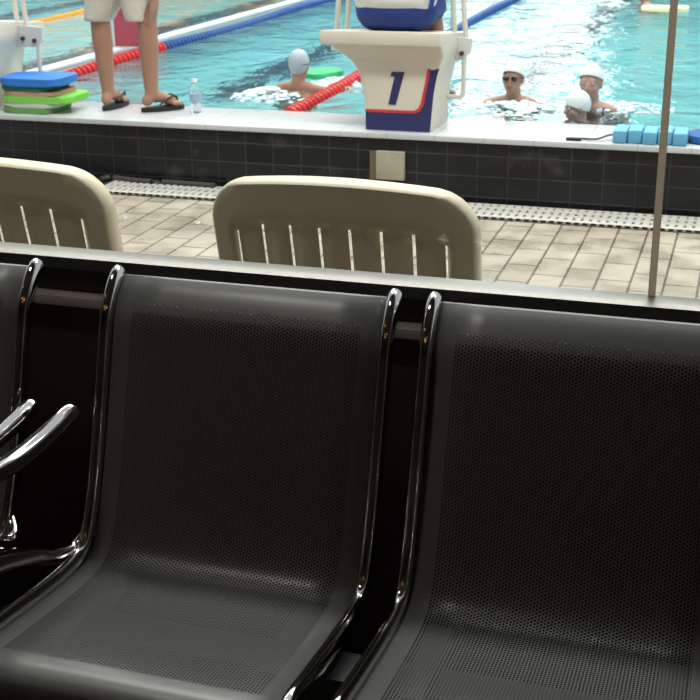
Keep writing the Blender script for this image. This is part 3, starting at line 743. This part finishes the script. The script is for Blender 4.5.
# ================================================================== KICKBOARDS
def board_bm(cx, cy, z, w, l, th, rz, tx=0, ty=0, taper=.0):
    bm = bmesh.new(); ol = []
    rr = .055
    for (sx_, sy_, a0) in ((1, 1, 0), (-1, 1, 90), (-1, -1, 180), (1, -1, 270)):
        for k in range(6):
            a = math.radians(a0 + 18 * k); r_ = rr * (1.6 if sy_ > 0 else 1)
            ol.append(V((sx_ * (w / 2 - r_) + r_ * math.cos(a), sy_ * (l / 2 - r_) + r_ * math.sin(a), 0)))
    prism(bm, ol, (0, 0, th))
    es = [e for e in bm.edges if abs(e.verts[0].co.z - e.verts[1].co.z) < 1e-6]
    bmesh.ops.bevel(bm, geom=es, offset=.006, segments=2, affect='EDGES')
    m = Matrix.Translation((cx, cy, z)) @ Matrix.Rotation(rz, 4, 'Z') @ Matrix.Rotation(tx, 4, 'X') @ Matrix.Rotation(ty, 4, 'Y')
    bmesh.ops.transform(bm, matrix=m, verts=bm.verts)
    return bm
stack = [(M_kmoss, -3.715, 6.070, 0.026, 'moss green kickboard at the bottom of the stack', 1.57, 0.310),
         (M_kwhite, -3.700, 6.080, 0.020, 'grey-white kickboard second from the bottom of the stack', 1.59, 0.340),
         (M_klime, -3.660, 6.080, 0.028, 'lime green kickboard in the stack, sticking out to the right', 1.62, 0.420),
         (M_kpink, -3.700, 6.090, 0.020, 'dusty pink kickboard in the middle of the stack', 1.60, 0.340),
         (M_kgreen, -3.725, 6.090, 0.024, 'dark green kickboard directly under the blue one', 1.55, 0.310),
         (M_kblue, -3.695, 6.080, 0.034, 'blue kickboard on top of the stack', 1.60, 0.370)]
z = .323
for m, x, y, th, lab, rz, l in stack:
    th *= 1.17
    tag(obj('kickboard', board_bm(x, y, z, .29, l, th, rz), m), lab, 'kickboard', 'kickboards stacked on the ledge'); z += th + .001
p = atZ(321, 71, .33)
tag(obj('kickboard', board_bm(p.x + .01, p.y, .302, .22, .27, .03, -.5, .03), mat('green_foam', (.05, .42, .17), .6)), 'green kickboard held by the swimmer left of block 1', 'kickboard')
p = atZ(665, 8, .33)
tag(obj('kickboard', board_bm(p.x, p.y, .308, .28, .42, .035, 1.57), M_kyel), 'pale yellow kickboard under the distant swimmer at top right', 'kickboard')

# swim belt of blue foam blocks on the ledge
pL = atZ(611, 137, .36); pR = atZ(687, 141, .36)
t = thing('swim_belt', ((pL.x + pR.x) / 2, 5.98, .322), 'light blue foam block swim belt lying on the pool ledge', 'swim belt')
n = 5; x = pL.x; wd = (pR.x - pL.x) / n
for k in range(n):
    obj('foam_block', BX(x + .0015, x + wd - .0015, 5.905 + .01 * (k % 2), 6.085, .323, .382 + .004 * (k % 2), bev=.012), M_klblue, t); x += wd
a = atZ(571, 138, .33); bm = bmesh.new()
tube(bm, catmull([(a.x, 5.93, .332), (a.x + .06, 5.95, .330), (a.x + .12, 5.94, .333), (a.x + .17, 5.98, .345), (pL.x + .01, 5.99, .35)], 6), .010, 8, .005, side=V((0, 1, 0))); box(bm, a.x - .02, a.x + .05, 5.915, 5.945, .3225, .336, bev=.003)
s_ = obj('belt_strap', bm, M_suit, t); s_['label'] = 'black belt strap with buckle'
tag(obj('kickboard', board_bm(pR.x + .16, 6.06, .323, .24, .34, .035, 1.4), mat('navy_foam', (.02, .10, .28), .7)), 'dark blue foam board on the ledge at the right edge', 'kickboard')

# bottle on the ledge
bp_ = atY(196, 110, 6.17)
M_bot = mat('clear_bottle_plastic', (.80, .86, .88), .08, trans=.85, ior=1.2); M_blab = mat('blue_grey_bottle_label', (.32, .40, .52), .4)
t = thing('water_bottle', (bp_.x, 6.17, zl), 'clear plastic water bottle standing on the ledge right of the flip-flops', 'bottle')
tube_ = lambda prof__, m, nm: obj(nm, tube(bmesh.new(), [(bp_.x, 6.17, zl + z_) for z_, _ in prof__], [r_ for _, r_ in prof__], 20), m, t)
tube_([(.001, .022), (.008, .029), (.05, .030), (.055, .028), (.10, .030), (.125, .029), (.15, .014), (.165, .0125)], M_bot, 'bottle_body')
tube_([(.062, .0308), (.105, .0308)], M_blab, 'bottle_label')
tube_([(.166, .015), (.182, .015)], M_whitef, 'bottle_cap')

# aged plate on the tiled pool wall, hose on the deck
p0 = atY(371, 150, 5.89); p1 = atY(405, 181, 5.89)
t = thing('wall_plate', ((p0.x + p1.x) / 2, 5.89, .15), 'square aged beige plate fixed to the black tiled wall below block 1', 'plate')
obj('plate', BX(p0.x + .03, p1.x, 5.872, 5.898, p1.z + .005, p0.z, bev=.004), M_box, t); obj('side_strip', BX(p0.x - .005, p0.x + .027, 5.885, 5.899, p1.z, p0.z - .005), M_boxd, t, smooth=False)
h = [atZ(100, 180, .02), atZ(112, 177, .02), atZ(140, 181, .02), atZ(175, 183, .02), atZ(215, 186, .02)]
tag(obj('hose', tube(bmesh.new(), catmull([(q.x, min(q.y, 5.86), .02) for q in h], 6), .016, 10), M_gutter), 'dark hose lying along the foot of the black tiled wall', 'hose')

# foam and splashes round the swimmers
def splash(cx, cy, rx, ry, n, label, seed, h=.05):
    random.seed(seed); bm = bmesh.new()
    for i in range(n * 4):
        a = random.random() * 6.283; q = math.sqrt(random.random()); s_ = random.uniform(.006, .026) * (1.2 - q * .6)
        ell(bm, (cx + math.cos(a) * q * rx, cy + math.sin(a) * q * ry, WZ + random.uniform(-.01, h * (1 - q))), s_ * random.uniform(1, 2.2), s_ * random.uniform(.8, 1.6), s_ * .45, Quaternion((0, 0, 1), random.random() * 3), 8, 5)
    o = obj('water_splash', bm, M_foam); tag(o, label, 'splash', kind='stuff')
for px, py, rx, ry, n, lab, h in ((276, 95, .26, .30, 70, 'white foam churned up left of the silver-capped swimmer', .05), (335, 84, .16, .3, 40, 'white foam beside the green kickboard', .04),
                                  (520, 108, .25, .3, 40, 'white foam around the swimmer in dark goggles', .03), (628, 108, .28, .18, 40, 'white foam right of the two capped heads', .03),
                                  (605, 4, .25, .3, 40, 'distant white splash at the top right', .08)):
    p = atZ(px, py, WZ); splash(p.x, p.y, rx, ry, n, lab, int(px), h)
